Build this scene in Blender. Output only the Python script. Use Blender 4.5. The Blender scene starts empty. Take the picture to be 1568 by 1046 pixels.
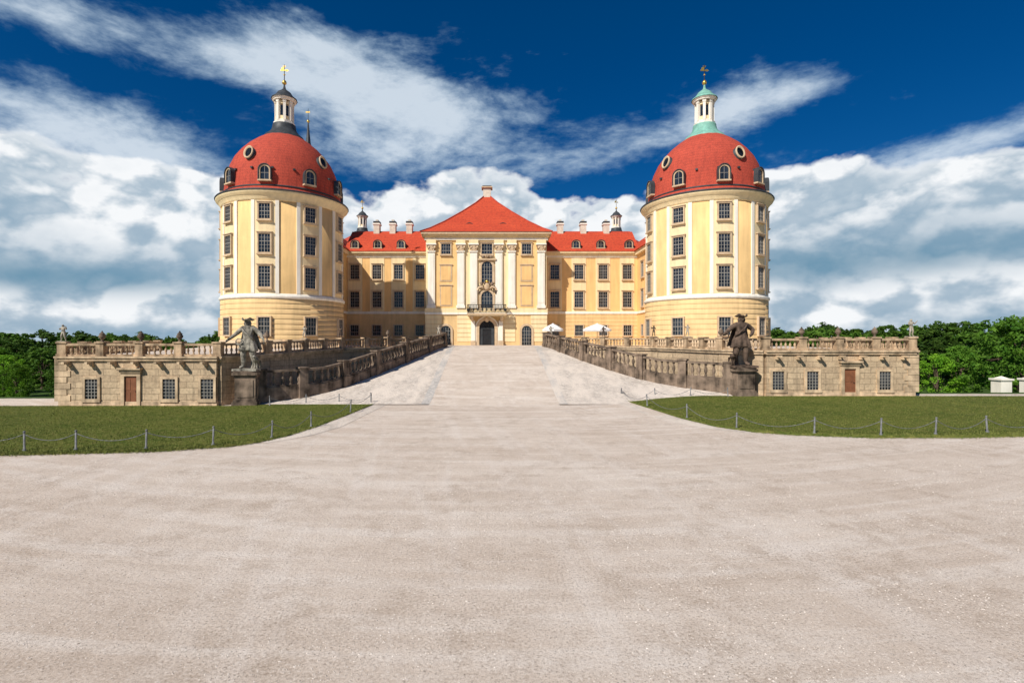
import bpy, math, random
import numpy as np
from mathutils import Matrix, Vector, noise
random.seed(7); rng=np.random.default_rng(7)
sc=bpy.context.scene
R=math.radians

# ---------------------------------------------------------------- node helpers
def sock(nt,s,inp):
    if isinstance(s,(int,float)): inp.default_value=s
    elif isinstance(s,(tuple,list)):
        inp.default_value=tuple(s)+((1,) if len(s)==3 and len(inp.default_value)==4 else ())
    elif s is not None: nt.links.new(s,inp)
def mth(nt,op,a,b=None,c=None,clamp=False):
    n=nt.nodes.new('ShaderNodeMath'); n.operation=op; n.use_clamp=clamp
    for i,s in enumerate((a,b,c)): sock(nt,s,n.inputs[i])
    return n.outputs[0]
def comb(nt,x,y,z):
    n=nt.nodes.new('ShaderNodeCombineXYZ')
    for i,s in enumerate((x,y,z)): sock(nt,s,n.inputs[i])
    return n.outputs[0]
def noi(nt,vec,scale,detail=4,rough=.55,dist=0.):
    n=nt.nodes.new('ShaderNodeTexNoise'); sock(nt,vec,n.inputs['Vector'])
    n.inputs['Scale'].default_value=scale; n.inputs['Detail'].default_value=detail
    n.inputs['Roughness'].default_value=rough; n.inputs['Distortion'].default_value=dist
    return n.outputs[0]
def vor(nt,vec,scale,detail=0,rough=.5):
    n=nt.nodes.new('ShaderNodeTexVoronoi'); sock(nt,vec,n.inputs['Vector']); n.inputs['Scale'].default_value=scale
    n.inputs['Detail'].default_value=detail; n.inputs['Roughness'].default_value=rough; n.normalize=True
    return n.outputs['Distance']
def mr(nt,v,a,b,c,d,smooth=False):
    n=nt.nodes.new('ShaderNodeMapRange'); n.clamp=True
    if smooth: n.interpolation_type='SMOOTHSTEP'
    sock(nt,v,n.inputs[0])
    for i,s in enumerate((a,b,c,d)): sock(nt,s,n.inputs[i+1])
    return n.outputs[0]
def mix(nt,f,a,b,mode='MIX'):
    n=nt.nodes.new('ShaderNodeMix'); n.data_type='RGBA'; n.blend_type=mode
    sock(nt,f,n.inputs[0]); sock(nt,a,n.inputs[6]); sock(nt,b,n.inputs[7])
    return n.outputs[2]
def vmap(nt,vec,sx,sy,sz,rz=0):
    n=nt.nodes.new('ShaderNodeMapping'); sock(nt,vec,n.inputs[0])
    n.inputs['Scale'].default_value=(sx,sy,sz); n.inputs['Rotation'].default_value=(0,0,rz)
    return n.outputs[0]
def newmat(name,rough=.8):
    m=bpy.data.materials.new(name); m.use_nodes=True; nt=m.node_tree
    b=nt.nodes['Principled BSDF']; b.inputs['Roughness'].default_value=rough
    b.inputs['Specular IOR Level'].default_value=.25
    tc=nt.nodes.new('ShaderNodeTexCoord')
    return m,nt,b,tc.outputs['Object']
def bump(nt,b,h,strength,dist):
    n=nt.nodes.new('ShaderNodeBump'); n.inputs['Strength'].default_value=strength
    n.inputs['Distance'].default_value=dist; nt.links.new(h,n.inputs['Height'])
    nt.links.new(n.outputs[0],b.inputs['Normal'])
def plain(name,col,rough=.8,var=.12,sc_=1.2,bs=.15,metal=0,streak=.1):
    m,nt,b,p=newmat(name,rough)
    n1=noi(nt,p,sc_,5); n2=noi(nt,vmap(nt,p,2.5,2.5,.25),1.0,4)
    f=mth(nt,'ADD',mr(nt,n1,.3,.7,1-var,1+var),mr(nt,n2,.3,.7,-streak,streak))
    c=mix(nt,1.0,col,comb(nt,f,f,f),'MULTIPLY')
    nt.links.new(c,b.inputs['Base Color']); b.inputs['Metallic'].default_value=metal
    bump(nt,b,noi(nt,p,14,3),bs,.03)
    return m

M_={}
M_['ochre']=plain('ochre_plaster',(.80,.53,.235),.9,.09,.5)
M_['cream']=plain('cream_plaster',(.84,.67,.40),.9,.06,.5)
M_['white']=plain('white_plaster',(.86,.80,.69),.85,.06,.8)
M_['base']=plain('base_storey_plaster',(.74,.51,.25),.9,.11,.7)
M_['wing']=plain('wing_plaster',(.83,.52,.22),.9,.08,.5)
M_['frame']=plain('sandstone_frame',(.58,.43,.28),.9,.14,2)
M_['muntin']=plain('window_bar',(.30,.28,.25),.6,.05,2)
M_['wood']=plain('door_wood',(.23,.09,.045),.6,.2,3)
M_['lead']=plain('dark_lead',(.05,.055,.06),.5,.3,2)
M_['copper']=plain('verdigris_copper',(.20,.42,.34),.6,.2,2)
M_['iron_shade']=plain('wrought_iron_and_portal_shade',(.02,.02,.022),.5,.2,3)  # ironwork colour, also painted in as the shade inside the portal
M_['post']=plain('painted_post',(.17,.17,.17),.6,.4,6)
M_['gold']=plain('gilding',(.75,.48,.12),.35,.1,3,metal=.8)
M_['canvas']=plain('canvas',(.82,.80,.78),.9,.04,2)
M_['chim']=plain('chimney_plaster',(.66,.58,.47),.9,.15,2)
M_['greysand']=plain('weathered_statue_stone',(.27,.245,.20),.9,.8,3.5,.6,streak=.4)
M_['darkstat']=plain('dark_statue_stone',(.11,.075,.055),.85,.6,3.0,.5,streak=.3)
M_['palestat']=plain('pale_statue_stone',(.40,.35,.28),.9,.4,4,.4,streak=.3)
M_['bal']=plain('balustrade_stone',(.40,.285,.18),.9,.5,1.6,.4,streak=.4)
M_['baldark']=plain('dark_balustrade_stone',(.185,.135,.098),.9,.65,1.4,.5,streak=.45)
M_['ashlar']=plain('ashlar_trim',(.54,.40,.26),.9,.4,1.5,.3,streak=.3)

m,nt,b,p=newmat('glass_pane',.12); b.inputs['Specular IOR Level'].default_value=.6
c=mix(nt,mr(nt,noi(nt,p,.9,2),.35,.65,0,1),(.008,.010,.013),(.035,.045,.06)); nt.links.new(c,b.inputs['Base Color'])
M_['glass']=m

def roofmat(name,c1,c2,dark):
    m,nt,b,p=newmat(name,.85)
    s=nt.nodes.new('ShaderNodeSeparateXYZ'); nt.links.new(p,s.inputs[0])
    n1=noi(nt,p,.35,5,.6); n2=noi(nt,vmap(nt,p,5,5,2.2),2.2,3,.6)
    c=mix(nt,mr(nt,n1,.3,.7,0,1),c1,c2)
    c=mix(nt,mr(nt,n2,.42,.72,0,.6),c,dark)
    st=noi(nt,vmap(nt,p,3,3,.2),1.0,4); c=mix(nt,mr(nt,st,.48,.72,0,.5),c,dark)
    w=mth(nt,'FRACT',mth(nt,'MULTIPLY',s.outputs[2],2.9))
    c=mix(nt,mr(nt,w,0,.25,.4,0),c,dark)
    nt.links.new(c,b.inputs['Base Color'])
    h=mth(nt,'ADD',w,mth(nt,'MULTIPLY',n2,.8)); bump(nt,b,h,.6,.06)
    return m
M_['roof']=roofmat('red_roof_tiles',(.68,.095,.038),(.57,.07,.03),(.26,.038,.022))
M_['dome']=roofmat('dome_tiles',(.60,.095,.055),(.48,.07,.042),(.22,.038,.027))

def blocks(name,c1,c2,mort,bw,rh,stain):
    m,nt,b,p=newmat(name,.92)
    s=nt.nodes.new('ShaderNodeSeparateXYZ'); nt.links.new(p,s.inputs[0])
    u=mth(nt,'ADD',s.outputs[0],mth(nt,'MULTIPLY',s.outputs[1],.8))
    w=noi(nt,p,1.2,2)
    vec=comb(nt,mth(nt,'ADD',u,mth(nt,'MULTIPLY',w,.12)),mth(nt,'ADD',s.outputs[2],mth(nt,'MULTIPLY',w,.06)),0.)
    br=nt.nodes.new('ShaderNodeTexBrick'); nt.links.new(vec,br.inputs['Vector'])
    br.inputs['Color1'].default_value=(*c1,1);br.inputs['Color2'].default_value=(*c2,1);br.inputs['Mortar'].default_value=(*mort,1)
    br.inputs['Scale'].default_value=1;br.inputs['Brick Width'].default_value=bw;br.inputs['Row Height'].default_value=rh
    br.inputs['Mortar Size'].default_value=.016; br.inputs['Mortar Smooth'].default_value=.3
    n=noi(nt,p,.7,6,.65); c=mix(nt,mr(nt,n,.45,.68,0,.7),br.outputs[0],stain)
    n3=noi(nt,vmap(nt,p,2,2,.3),1.3,4); c=mix(nt,mr(nt,n3,.5,.70,0,.5),c,(.22,.165,.115))
    n2=noi(nt,p,6,4); k=mr(nt,n2,.3,.7,.5,1.4); c=mix(nt,.4,c,mix(nt,1.,c,comb(nt,k,k,k),'MULTIPLY'))
    nt.links.new(c,b.inputs['Base Color'])
    h=mth(nt,'SUBTRACT',mth(nt,'MULTIPLY',n2,.6),br.outputs[1]); bump(nt,b,h,.6,.04)
    return m
M_['wall']=blocks('sandstone_blocks',(.66,.50,.325),(.50,.37,.24),(.27,.195,.13),.95,.42,(.44,.32,.205))

def gravelmat(name,farm=False):
    m,nt,b,p=newmat(name,.95); b.inputs['Specular IOR Level'].default_value=.1
    s=nt.nodes.new('ShaderNodeSeparateXYZ'); nt.links.new(p,s.inputs[0])
    q=mth(nt,'ADD',s.outputs[1],mth(nt,'MULTIPLY',mth(nt,'POWER',mth(nt,'ABSOLUTE',s.outputs[0]),2.),-.012))
    big=noi(nt,vmap(nt,p,.6,1,1,.2),.22,5,.62); med=noi(nt,p,1.5,7,.75); fine=noi(nt,p,20,6,.86); f2=noi(nt,p,70,3,.8)
    st=noi(nt,comb(nt,mth(nt,'MULTIPLY',s.outputs[0],.07),q,0.),1.3,4,.62,.3)
    tr=noi(nt,comb(nt,mth(nt,'ADD',mth(nt,'MULTIPLY',s.outputs[0],.8),mth(nt,'MULTIPLY',s.outputs[1],.12)),mth(nt,'MULTIPLY',s.outputs[1],.06),3.),1.5,4,.55,.35)
    c=mix(nt,mr(nt,big,.36,.64,0,1),(.665,.545,.445),(.80,.69,.59))
    c=mix(nt,mr(nt,st,.50,.62,0,.55),c,(.86,.77,.685))
    c=mix(nt,mr(nt,st,.36,.46,.35,0),c,(.56,.45,.36))
    c=mix(nt,mr(nt,tr,.53,.66,0,.38),c,(.86,.77,.69))
    rough_=mr(nt,noi(nt,p,.45,5,.65),.40,.60,0.15,1.)
    c=mix(nt,mth(nt,'MULTIPLY',mr(nt,med,.40,.54,.65,0),rough_),c,(.49,.38,.29))
    c=mix(nt,mth(nt,'MULTIPLY',mr(nt,fine,.40,.48,.9,0),mr(nt,rough_,0.,1.,.5,1.)),c,(.29,.22,.17))
    c=mix(nt,mr(nt,fine,.53,.62,0,.65),c,(.92,.85,.78))
    c=mix(nt,mr(nt,f2,.40,.48,.6,0),c,(.38,.30,.24))
    vd=vor(nt,p,13)
    sp=mth(nt,'MULTIPLY',mr(nt,vd,.05,.12,1,0),mr(nt,med,.46,.56,0,1))
    c=mix(nt,mth(nt,'MULTIPLY',sp,.8),c,(.20,.16,.13))
    if farm:
        g=mth(nt,'ADD',s.outputs[1],mth(nt,'MULTIPLY',mth(nt,'SUBTRACT',med,.5),1.5))
        gc=mix(nt,mr(nt,noi(nt,p,.8,5),.35,.65,0,1),(.035,.07,.015),(.07,.12,.025))
        c=mix(nt,mr(nt,g,40.2,40.8,0,1),c,gc)
    nt.links.new(c,b.inputs['Base Color'])
    h=mth(nt,'ADD',mth(nt,'MULTIPLY',fine,.7),mth(nt,'ADD',mth(nt,'MULTIPLY',med,1.8),mth(nt,'MULTIPLY',f2,.4)))
    bump(nt,b,h,.6,.035)
    return m
M_['ground']=gravelmat('gravel_ground',True); M_['gravel']=gravelmat('gravel_path')
m,nt,b,p=newmat('pebbles',.9)
oi=noi(nt,p,9,2); nt.links.new(mix(nt,mr(nt,oi,.35,.65,0,1),(.32,.26,.21),(.84,.75,.67)),b.inputs['Base Color']); M_['pebble']=m

def cobmat(name,a,b2,gap,sc_):
    m,nt,b,p=newmat(name,.9)
    vo=nt.nodes.new('ShaderNodeTexVoronoi'); vo.feature='DISTANCE_TO_EDGE'; nt.links.new(p,vo.inputs['Vector']); vo.inputs['Scale'].default_value=sc_
    vc=nt.nodes.new('ShaderNodeTexVoronoi'); nt.links.new(p,vc.inputs['Vector']); vc.inputs['Scale'].default_value=sc_
    sv=nt.nodes.new('ShaderNodeSeparateColor'); nt.links.new(vc.outputs[1],sv.inputs[0])
    c=mix(nt,sv.outputs[0],a,b2)
    c=mix(nt,mr(nt,vo.outputs[0],.0,.08,.6,0),c,gap); c=mix(nt,mr(nt,noi(nt,vmap(nt,p,1,.3,1),.9,6,.65),.40,.60,0,.85),c,(.76,.66,.565))
    nt.links.new(c,b.inputs['Base Color']); bump(nt,b,mr(nt,vo.outputs[0],0,.12,0,1),.45,.03); return m
M_['cobble']=cobmat('cobbles',(.50,.43,.37),(.70,.62,.54),(.33,.27,.22),4.5)
M_['drain']=cobmat('drain_stones',(.44,.41,.38),(.60,.56,.52),(.34,.29,.25),6.5)

m,nt,b,p=newmat('lawn_grass',.95); b.inputs['Specular IOR Level'].default_value=.05
n1=noi(nt,p,.35,5,.6); n2=noi(nt,p,4,6,.75); n3=noi(nt,p,30,3,.7)
c=mix(nt,mr(nt,n1,.35,.65,0,1),(.085,.115,.020),(.15,.165,.034)); c=mix(nt,mr(nt,n2,.46,.64,0,.65),c,(.25,.215,.075)); c=mix(nt,mr(nt,n2,.34,.48,.6,0),c,(.045,.075,.013)); c=mix(nt,mr(nt,n3,.35,.55,.5,0),c,(.042,.065,.012))
nt.links.new(c,b.inputs['Base Color']); bump(nt,b,mth(nt,'ADD',n2,n3),.7,.06); M_['lawn']=m
m,nt,b,p=newmat('grass_blades',.8)
c=mix(nt,mr(nt,noi(nt,p,3,3),.35,.65,0,1),(.095,.135,.022),(.23,.23,.06)); nt.links.new(c,b.inputs['Base Color']); M_['blade']=m
def leafmat(name,a,bb):
    m,nt,b,p=newmat(name,.7)
    gi=nt.nodes.new('ShaderNodeObjectInfo')
    c=mix(nt,mr(nt,noi(nt,p,.8,3),.35,.65,0,1),a,bb)
    f=mr(nt,gi.outputs['Random'],0,1,.55,1.4); c=mix(nt,1.,c,comb(nt,f,f,mth(nt,'MULTIPLY',f,.8)),'MULTIPLY')
    nt.links.new(c,b.inputs['Base Color'])
    tr=nt.nodes.new('ShaderNodeBsdfTranslucent'); nt.links.new(c,tr.inputs[0])
    ms=nt.nodes.new('ShaderNodeMixShader'); ms.inputs[0].default_value=.35
    nt.links.new(b.outputs[0],ms.inputs[1]); nt.links.new(tr.outputs[0],ms.inputs[2])
    nt.links.new(ms.outputs[0],nt.nodes['Material Output'].inputs[0]); return m
M_['leafn']=leafmat('bright_foliage',(.10,.26,.016),(.22,.40,.036))
M_['leafm']=leafmat('green_foliage',(.05,.14,.014),(.12,.24,.028))
M_['leaff']=leafmat('dark_foliage',(.045,.12,.016),(.11,.20,.028))
M_['bark']=plain('bark',(.09,.065,.045),.95,.3,5,.5)

# ---------------------------------------------------------------- mesh builder
class MB:
    def __init__(s): s.v=[];s.f=[];s.m=[];s.sm=[];s.mats=[]
    def add(s,vs,fs,mat,M=None,smooth=False):
        o=len(s.v)
        if M is not None: vs=[M@Vector(v) for v in vs]
        s.v+= [tuple(v) for v in vs]
        if mat not in s.mats: s.mats.append(mat)
        k=s.mats.index(mat)
        for f in fs: s.f.append([i+o for i in f]); s.m.append(k); s.sm.append(smooth)
    def box(s,x0,x1,y0,y1,z0,z1,mat,M=None):
        s.add([(x0,y0,z0),(x1,y0,z0),(x1,y1,z0),(x0,y1,z0),(x0,y0,z1),(x1,y0,z1),(x1,y1,z1),(x0,y1,z1)],
          [(3,2,1,0),(4,5,6,7),(0,1,5,4),(1,2,6,5),(2,3,7,6),(3,0,4,7)],mat,M)
    def lathe(s,prof,seg,mat,M=None,smooth=True,sq=0):
        vs=[];n=len(prof)
        for i in range(seg):
            a=2*math.pi*i/seg+sq
            for r,z in prof: vs.append((r*math.sin(a),-r*math.cos(a),z))
        fs=[]
        for i in range(seg):
            j=(i+1)%seg
            for k in range(n-1): fs.append((i*n+k,j*n+k,j*n+k+1,i*n+k+1))
        if prof[-1][0]>1e-4: fs.append(tuple(i*n+n-1 for i in range(seg)))
        s.add(vs,fs,mat,M,smooth)
    def arc(s,r0,r1,p0,p1,z0,z1,mat,M=None,n=6):
        vs=[];fs=[]
        for i in range(n+1):
            a=R(p0+(p1-p0)*i/n)
            for r,z in ((r0,z0),(r1,z0),(r1,z1),(r0,z1)): vs.append((r*math.sin(a),-r*math.cos(a),z))
        for i in range(n):
            for k in range(4): fs.append((4*i+k,4*(i+1)+k,4*(i+1)+(k+1)%4,4*i+(k+1)%4))
        fs.append((3,2,1,0)); fs.append(tuple(4*n+k for k in range(4)))
        s.add(vs,fs,mat,M)
    def beam(s,p0,p1,w,h0,h1,mat,ext=0):
        p0=Vector(p0);p1=Vector(p1);d=(p1-p0); hd=Vector((d.x,d.y,0)).normalized()
        sl=d.z/max(1e-6,math.hypot(d.x,d.y)); p0=p0-Vector((hd.x,hd.y,sl))*ext; p1=p1+Vector((hd.x,hd.y,sl))*ext
        n=Vector((-hd.y,hd.x,0))*w/2; u0=Vector((0,0,h0));u1=Vector((0,0,h1))
        s.add([p0-n+u0,p0+n+u0,p1+n+u0,p1-n+u0,p0-n+u1,p0+n+u1,p1+n+u1,p1-n+u1],
          [(0,1,2,3),(7,6,5,4),(4,5,1,0),(5,6,2,1),(6,7,3,2),(7,4,0,3)],mat)
    def tube(s,pts,rad,seg,mat,smooth=True):
        vs=[];fs=[];n=len(pts)
        for i,p in enumerate(pts):
            p=Vector(p); d=(Vector(pts[min(i+1,n-1)])-Vector(pts[max(i-1,0)])).normalized()
            a=d.cross(Vector((0,0,1)) if abs(d.z)<.9 else Vector((1,0,0))).normalized(); bb=d.cross(a)
            r=rad[i] if isinstance(rad,(list,tuple)) else rad
            for k in range(seg):
                t=2*math.pi*k/seg; vs.append(p+a*r*math.cos(t)+bb*r*math.sin(t))
        for i in range(n-1):
            for k in range(seg):
                fs.append((i*seg+k,i*seg+(k+1)%seg,(i+1)*seg+(k+1)%seg,(i+1)*seg+k))
        fs.append(tuple(range(seg))); fs.append(tuple((n-1)*seg+k for k in range(seg)))
        s.add(vs,fs,mat,None,smooth)
    def sphere(s,c,rx,ry,rz,mat,seg=10,rings=7):
        prof=[(math.sin(math.pi*k/rings),-math.cos(math.pi*k/rings)) for k in range(rings+1)]
        s.lathe([(max(a,1e-5),b) for a,b in prof],seg,mat,Matrix.Translation(c)@Matrix.Diagonal((rx,ry,rz,1)))
    def mesh(s,name):
        me=bpy.data.meshes.new(name); me.from_pydata(s.v,[],s.f)
        for k in s.mats: me.materials.append(M_[k])
        me.polygons.foreach_set('material_index',s.m); me.polygons.foreach_set('use_smooth',s.sm); me.update(); return me
    def obj(s,name,parent=None):
        o=bpy.data.objects.new(name,s.mesh(name)); sc.collection.objects.link(o)
        if parent: o.parent=parent
        return o
def empty(name):
    o=bpy.data.objects.new(name,None); sc.collection.objects.link(o); return o
T=Matrix.Translation
def RZ(a): return Matrix.Rotation(R(a),4,'Z')

def ss(a,b,x):
    t=min(1,max(0,(x-a)/(b-a))); return t*t*(3-2*t)
def g(x,y): return .35*ss(6,16,x)*ss(20,38,y)-3.6*ss(41,56,y)
def lerpc(pts,x):
    if x<=pts[0][0]: return pts[0][1]
    for (a,b),(c,d) in zip(pts,pts[1:]):
        if x<=c: return b+(d-b)*(x-a)/(c-a)
    return pts[-1][1]

# ---------------------------------------------------------------- ground
xs=[-3000,-1500,-700,-350,-200,-140]+list(range(-100,101,3))+[140,200,350,700,1500,3000]
ys=[-600,-200,-80,-30,-10]+list(range(0,80,2))+[85,100,130,200,400,800,1600,3500]
vs=[(x,y,g(x,y)) for y in ys for x in xs]; nx=len(xs)
fs=[(j*nx+i,j*nx+i+1,(j+1)*nx+i+1,(j+1)*nx+i) for j in range(len(ys)-1) for i in range(nx-1)]
mb=MB(); mb.add(vs,fs,'ground',smooth=True); mb.obj('ground')

LF=[(-90,19.2),(-40,19.8),(-19,20.2),(-13.5,20.9),(-11,21.9),(-10.2,22.8),(-9.5,24.5),(-9.1,27),(-8.7,32),(-8.4,37)]
RF=[(9.3,39),(9.8,34.5),(10.4,29.5),(11.2,26.6),(12.4,25.1),(14,24.3),(17,23.7),(21,23.7),(26,24.2),(90,24.0)]
def lawn(front,x0,x1,back,name):
    xs=sorted(set([x0+(x1-x0)*i/150 for i in range(151)]+[f[0] for f in front if x0<f[0]<x1]+[ (8.4+i*.1)*(1 if x0>0 else -1) for i in range(40) if x0<(8.4+i*.1)*(1 if x0>0 else -1)<x1]))
    mb=MB();n=14;vs=[];fs=[]
    for x in xs:
        a=lerpc(front,x)+.2*noise.noise(Vector((x*1.3,3,0)))+.1*noise.noise(Vector((x*5,3,0)));b_=back(x); b_=max(b_,a+.05)
        for k in range(n+1):
            y=a+(b_-a)*k/n
            vs.append((x,y,g(x,y)+(.05 if k>0 else 0.0)+.015*noise.noise(Vector((x*.7,y*.7,0)))))
    for i in range(len(xs)-1):
        for k in range(n): fs.append((i*(n+1)+k,(i+1)*(n+1)+k,(i+1)*(n+1)+k+1,i*(n+1)+k+1))
    mb.add(vs,fs,'lawn',smooth=True)
    N=60000
    for _ in range(N):
        x=random.uniform(max(x0,-36),min(x1,44)); a=lerpc(front,x); b_=back(x)
        if random.random()<.3: y=a+random.gauss(.02,.16)
        else: y=a+(b_-a)*random.random()**1.3
        if y>b_: continue
        z=g(x,y)+.03; h=random.uniform(.03,.095); t=random.uniform(0,6.28); w=.018
        lx,ly=random.gauss(0,.02),random.gauss(0,.02)
        mb.add([(x-w*math.cos(t),y-w*math.sin(t),z),(x+w*math.cos(t),y+w*math.sin(t),z),(x+lx,y+ly,z+h)],[(0,1,2)],'blade')
    mb.obj(name)
lawn(LF,-90,-8.4,lambda x:35.4 if x<-17.9 else 35.4+(x+17.9)/9.5*2.6,'grass_lawn')
lawn(RF,9.3,90,lambda x:38.4 if x>17 else 39.2,'grass_lawn')

mb=MB();oc=[(1,0,0),(0,1,0),(-1,0,0),(0,-1,0),(0,0,.7)];of=[(0,1,4),(1,2,4),(2,3,4),(3,0,4)]
for _ in range(26000):
    y=4+20*random.random()**1.8; x=random.uniform(-1.05,1.05)*y
    if noise.noise(Vector((x*.4,y*.5,1)))<random.uniform(-.35,.25): continue
    if abs(x)>8 and y>19.5: continue
    r=random.uniform(.005,.012)*(1+.06*y); a=random.uniform(0,360)
    mb.add(oc,of,'pebble',T((x,y,g(x,y)+.001))@RZ(a)@Matrix.Diagonal((r*random.uniform(.8,1.4),r,r*random.uniform(.6,1.1),1)))
mb.obj('loose_gravel')

# ---------------------------------------------------------------- ramp
RP=[(34,-.03),(36,.03),(38,.28),(43,1.22),(48,2.15),(53,3.02),(57,3.6),(60,3.86),(64,3.875)]
LPath=[(-16.4,36.7),(-12.8,39.6),(-10.2,45),(-7.7,52),(-5.75,59.3)]
RPath=[(17.6,39.3),(13.3,42.2),(10.4,46.6),(7.8,52.6),(5.85,59.3)]
def ex(path,y):
    q=[(p[1],p[0]) for p in path]; return lerpc(q,y)
ramp=empty('entrance_ramp')
mb=MB();Y=[34+i*.5 for i in range(61)]
def strip(xa,xb,dz,mat,Y=Y):
    vs=[];fs=[];n=6
    for y in Y:
        a,b_=xa(y),xb(y)
        for k in range(n+1): vs.append((a+(b_-a)*k/n,y,lerpc(RP,y)+dz))
    for j in range(len(Y)-1):
        for k in range(n): fs.append((j*(n+1)+k,j*(n+1)+k+1,(j+1)*(n+1)+k+1,(j+1)*(n+1)+k))
    mb.add(vs,fs,mat,smooth=True)
strip(lambda y:-4.5,lambda y:4.5,.0,'gravel')
Ya=[36.2+i*.5 for i in range(56)]
strip(lambda y:-5.1,lambda y:-4.5,.01,'drain',Ya); strip(lambda y:4.5,lambda y:5.1,.01,'drain',Ya)
strip(lambda y:min(-5.1,ex(LPath,y)),lambda y:-5.1,.0,'cobble',Ya)
strip(lambda y:5.1,lambda y:max(5.1,ex(RPath,y)),.0,'cobble',Ya)
mb.obj('paving',ramp)
mb=MB()
for path,s_ in ((LF,1),(RF,-1)):
    pts=[p for p in path if 22.5<p[1]<40 and abs(p[0])<12.6]
    if s_<0: pts=pts[::-1]
    vs=[];fs=[]
    for i,(x,y) in enumerate(pts):
        w=[.3,.9,1.2,1.0,.9,.8,.7][min(i,6)]
        vs+= [(x-.1*s_,y,g(x,y)+.012),(x+w*s_,y-.2,g(x+w*s_,y-.2)+.012)]
    for i in range(len(pts)-1): fs.append((2*i,2*i+1,2*i+3,2*i+2))
    mb.add(vs,fs,'cobble')
mb.obj('cobblestone_edging')

# ---------------------------------------------------------------- balustrades & walls
BP=[(.085,0),(.085,.06),(.05,.1),(.06,.16),(.105,.3),(.09,.42),(.045,.56),(.05,.62),(.08,.66),(.08,.72)]
def balustrade(mb,pts,h,mat,ped=True,plinth=.16,w=.34,sp=.34,pedh=.12,thick=1.):
    for i,(a,c) in enumerate(zip(pts,pts[1:])):
        a=Vector(a);c=Vector(c)
        mb.beam(a,c,w,0,plinth,mat,.02); mb.beam(a,c,w+.06,h-.16,h,mat,.02)
        L=(c-a).length; n=int(L/sp)
        bh=(h-.16-plinth)
        for k in range(n):
            t=(k+.5)/n; q=a.lerp(c,t)
            mb.lathe([(r*thick,z/.72*bh) for r,z in BP],8,mat,T((q.x,q.y,q.z+plinth-.005)))
    if ped:
        for i,q in enumerate(pts):
            if i==0: d=Vector(pts[1])-Vector(q)
            else: d=Vector(q)-Vector(pts[i-1])
            ang=math.degrees(math.atan2(d.y,d.x)); M=T(q)@RZ(ang)
            s=.26
            mb.box(-s,s,-s,s,-.25,h+.003,mat,M); mb.box(-s-.06,s+.06,-s-.06,s+.06,h+.003,h+pedh,mat,M); mb.box(-s-.05,s+.05,-s-.05,s+.05,-.26,.18,mat,M)

def subdivide(pts,L):
    out=[Vector(pts[0])]
    for a,c in zip(pts,pts[1:]):
        a=Vector(a);c=Vector(c);n=max(1,round((c-a).length/L))
        for k in range(1,n+1): out.append(a.lerp(c,k/n))
    return out
def smoothpath(P,n=3):
    out=[]
    P=[Vector(p) for p in P]
    for i in range(len(P)-1):
        p0=P[max(i-1,0)];p1=P[i];p2=P[i+1];p3=P[min(i+2,len(P)-1)]
        for k in range(n):
            t=k/n; out.append(.5*((2*p1)+(p2-p0)*t+(2*p0-5*p1+4*p2-p3)*t*t+(3*p1-p0-3*p2+p3)*t**3))
    out.append(P[-1]); return out

for nm,path in (('ramp_balustrade',LPath),('ramp_balustrade',RPath)):
    P3=smoothpath([(x,y,lerpc(RP,y)) for x,y in path],3)
    y0_=path[0][1]
    def ztop(y): return lerpc(RP,y)+.28+.42*(1-ss(46,58,y))+.3*(1-ss(y0_,y0_+3,y))
    P3=[Vector((p.x,p.y,ztop(p.y))) for p in P3]
    mb=MB()
    for a,c in zip(P3,P3[1:]): mb.beam(a,c,.5,-2.0,0,'baldark',.03)
    for a,c in zip(P3,P3[1:]):
        balustrade(mb,[a,c],1.22,'baldark',ped=False,sp=.46,thick=1.3,plinth=.12)
    for q in P3[::2]:
        i=P3.index(q); d=(P3[min(i+1,len(P3)-1)]-P3[max(i-1,0)]); M=T(q)@RZ(math.degrees(math.atan2(d.y,d.x)))
        mb.box(-.30,.30,-.3,.3,-1.5,1.26,'baldark',M); mb.box(-.37,.37,-.37,.37,1.26,1.36,'baldark',M); mb.box(-.36,.36,-.35,.35,-1.5,.1,'baldark',M)
    mb.obj(nm)

LT=[(-33.5,52,3.5),(-29.7,36,3.36),(-19,36,3.36),(-17.2,39.5,3.45),(-16,44,3.6),(-14.6,49.5,3.72),(-11,54,3.84),(-6.3,59.2,3.87)]
RT=[(34,54,3.8),(31.1,39,3.72),(20.2,39,3.72),(18.2,42,3.74),(17,46,3.78),(15.4,50.5,3.82),(11.4,54.6,3.86),(6.4,59.2,3.87)]
terr=empty('castle_terrace')
mb=MB()
for path in (LT,RT):
    P=[Vector(p) for p in path]
    for a,c in zip(P[1:],P[2:]):
        mb.add([(a.x,a.y,a.z-.02),(c.x,c.y,c.z-.02),(c.x,63.5,3.85),(a.x,63.5,3.85)],[(0,1,2,3)],'gravel')
    a=P[0];c=P[1]; mb.add([(a.x,a.y,a.z-.02),(c.x,c.y,c.z-.02),(c.x,63.5,3.85),(a.x,63.5,3.85)],[(0,1,2,3)],'gravel')
mb.box(-36,36,63.4,112,-4,3.865,'gravel')
mb.obj('terrace_floor',terr)

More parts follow.
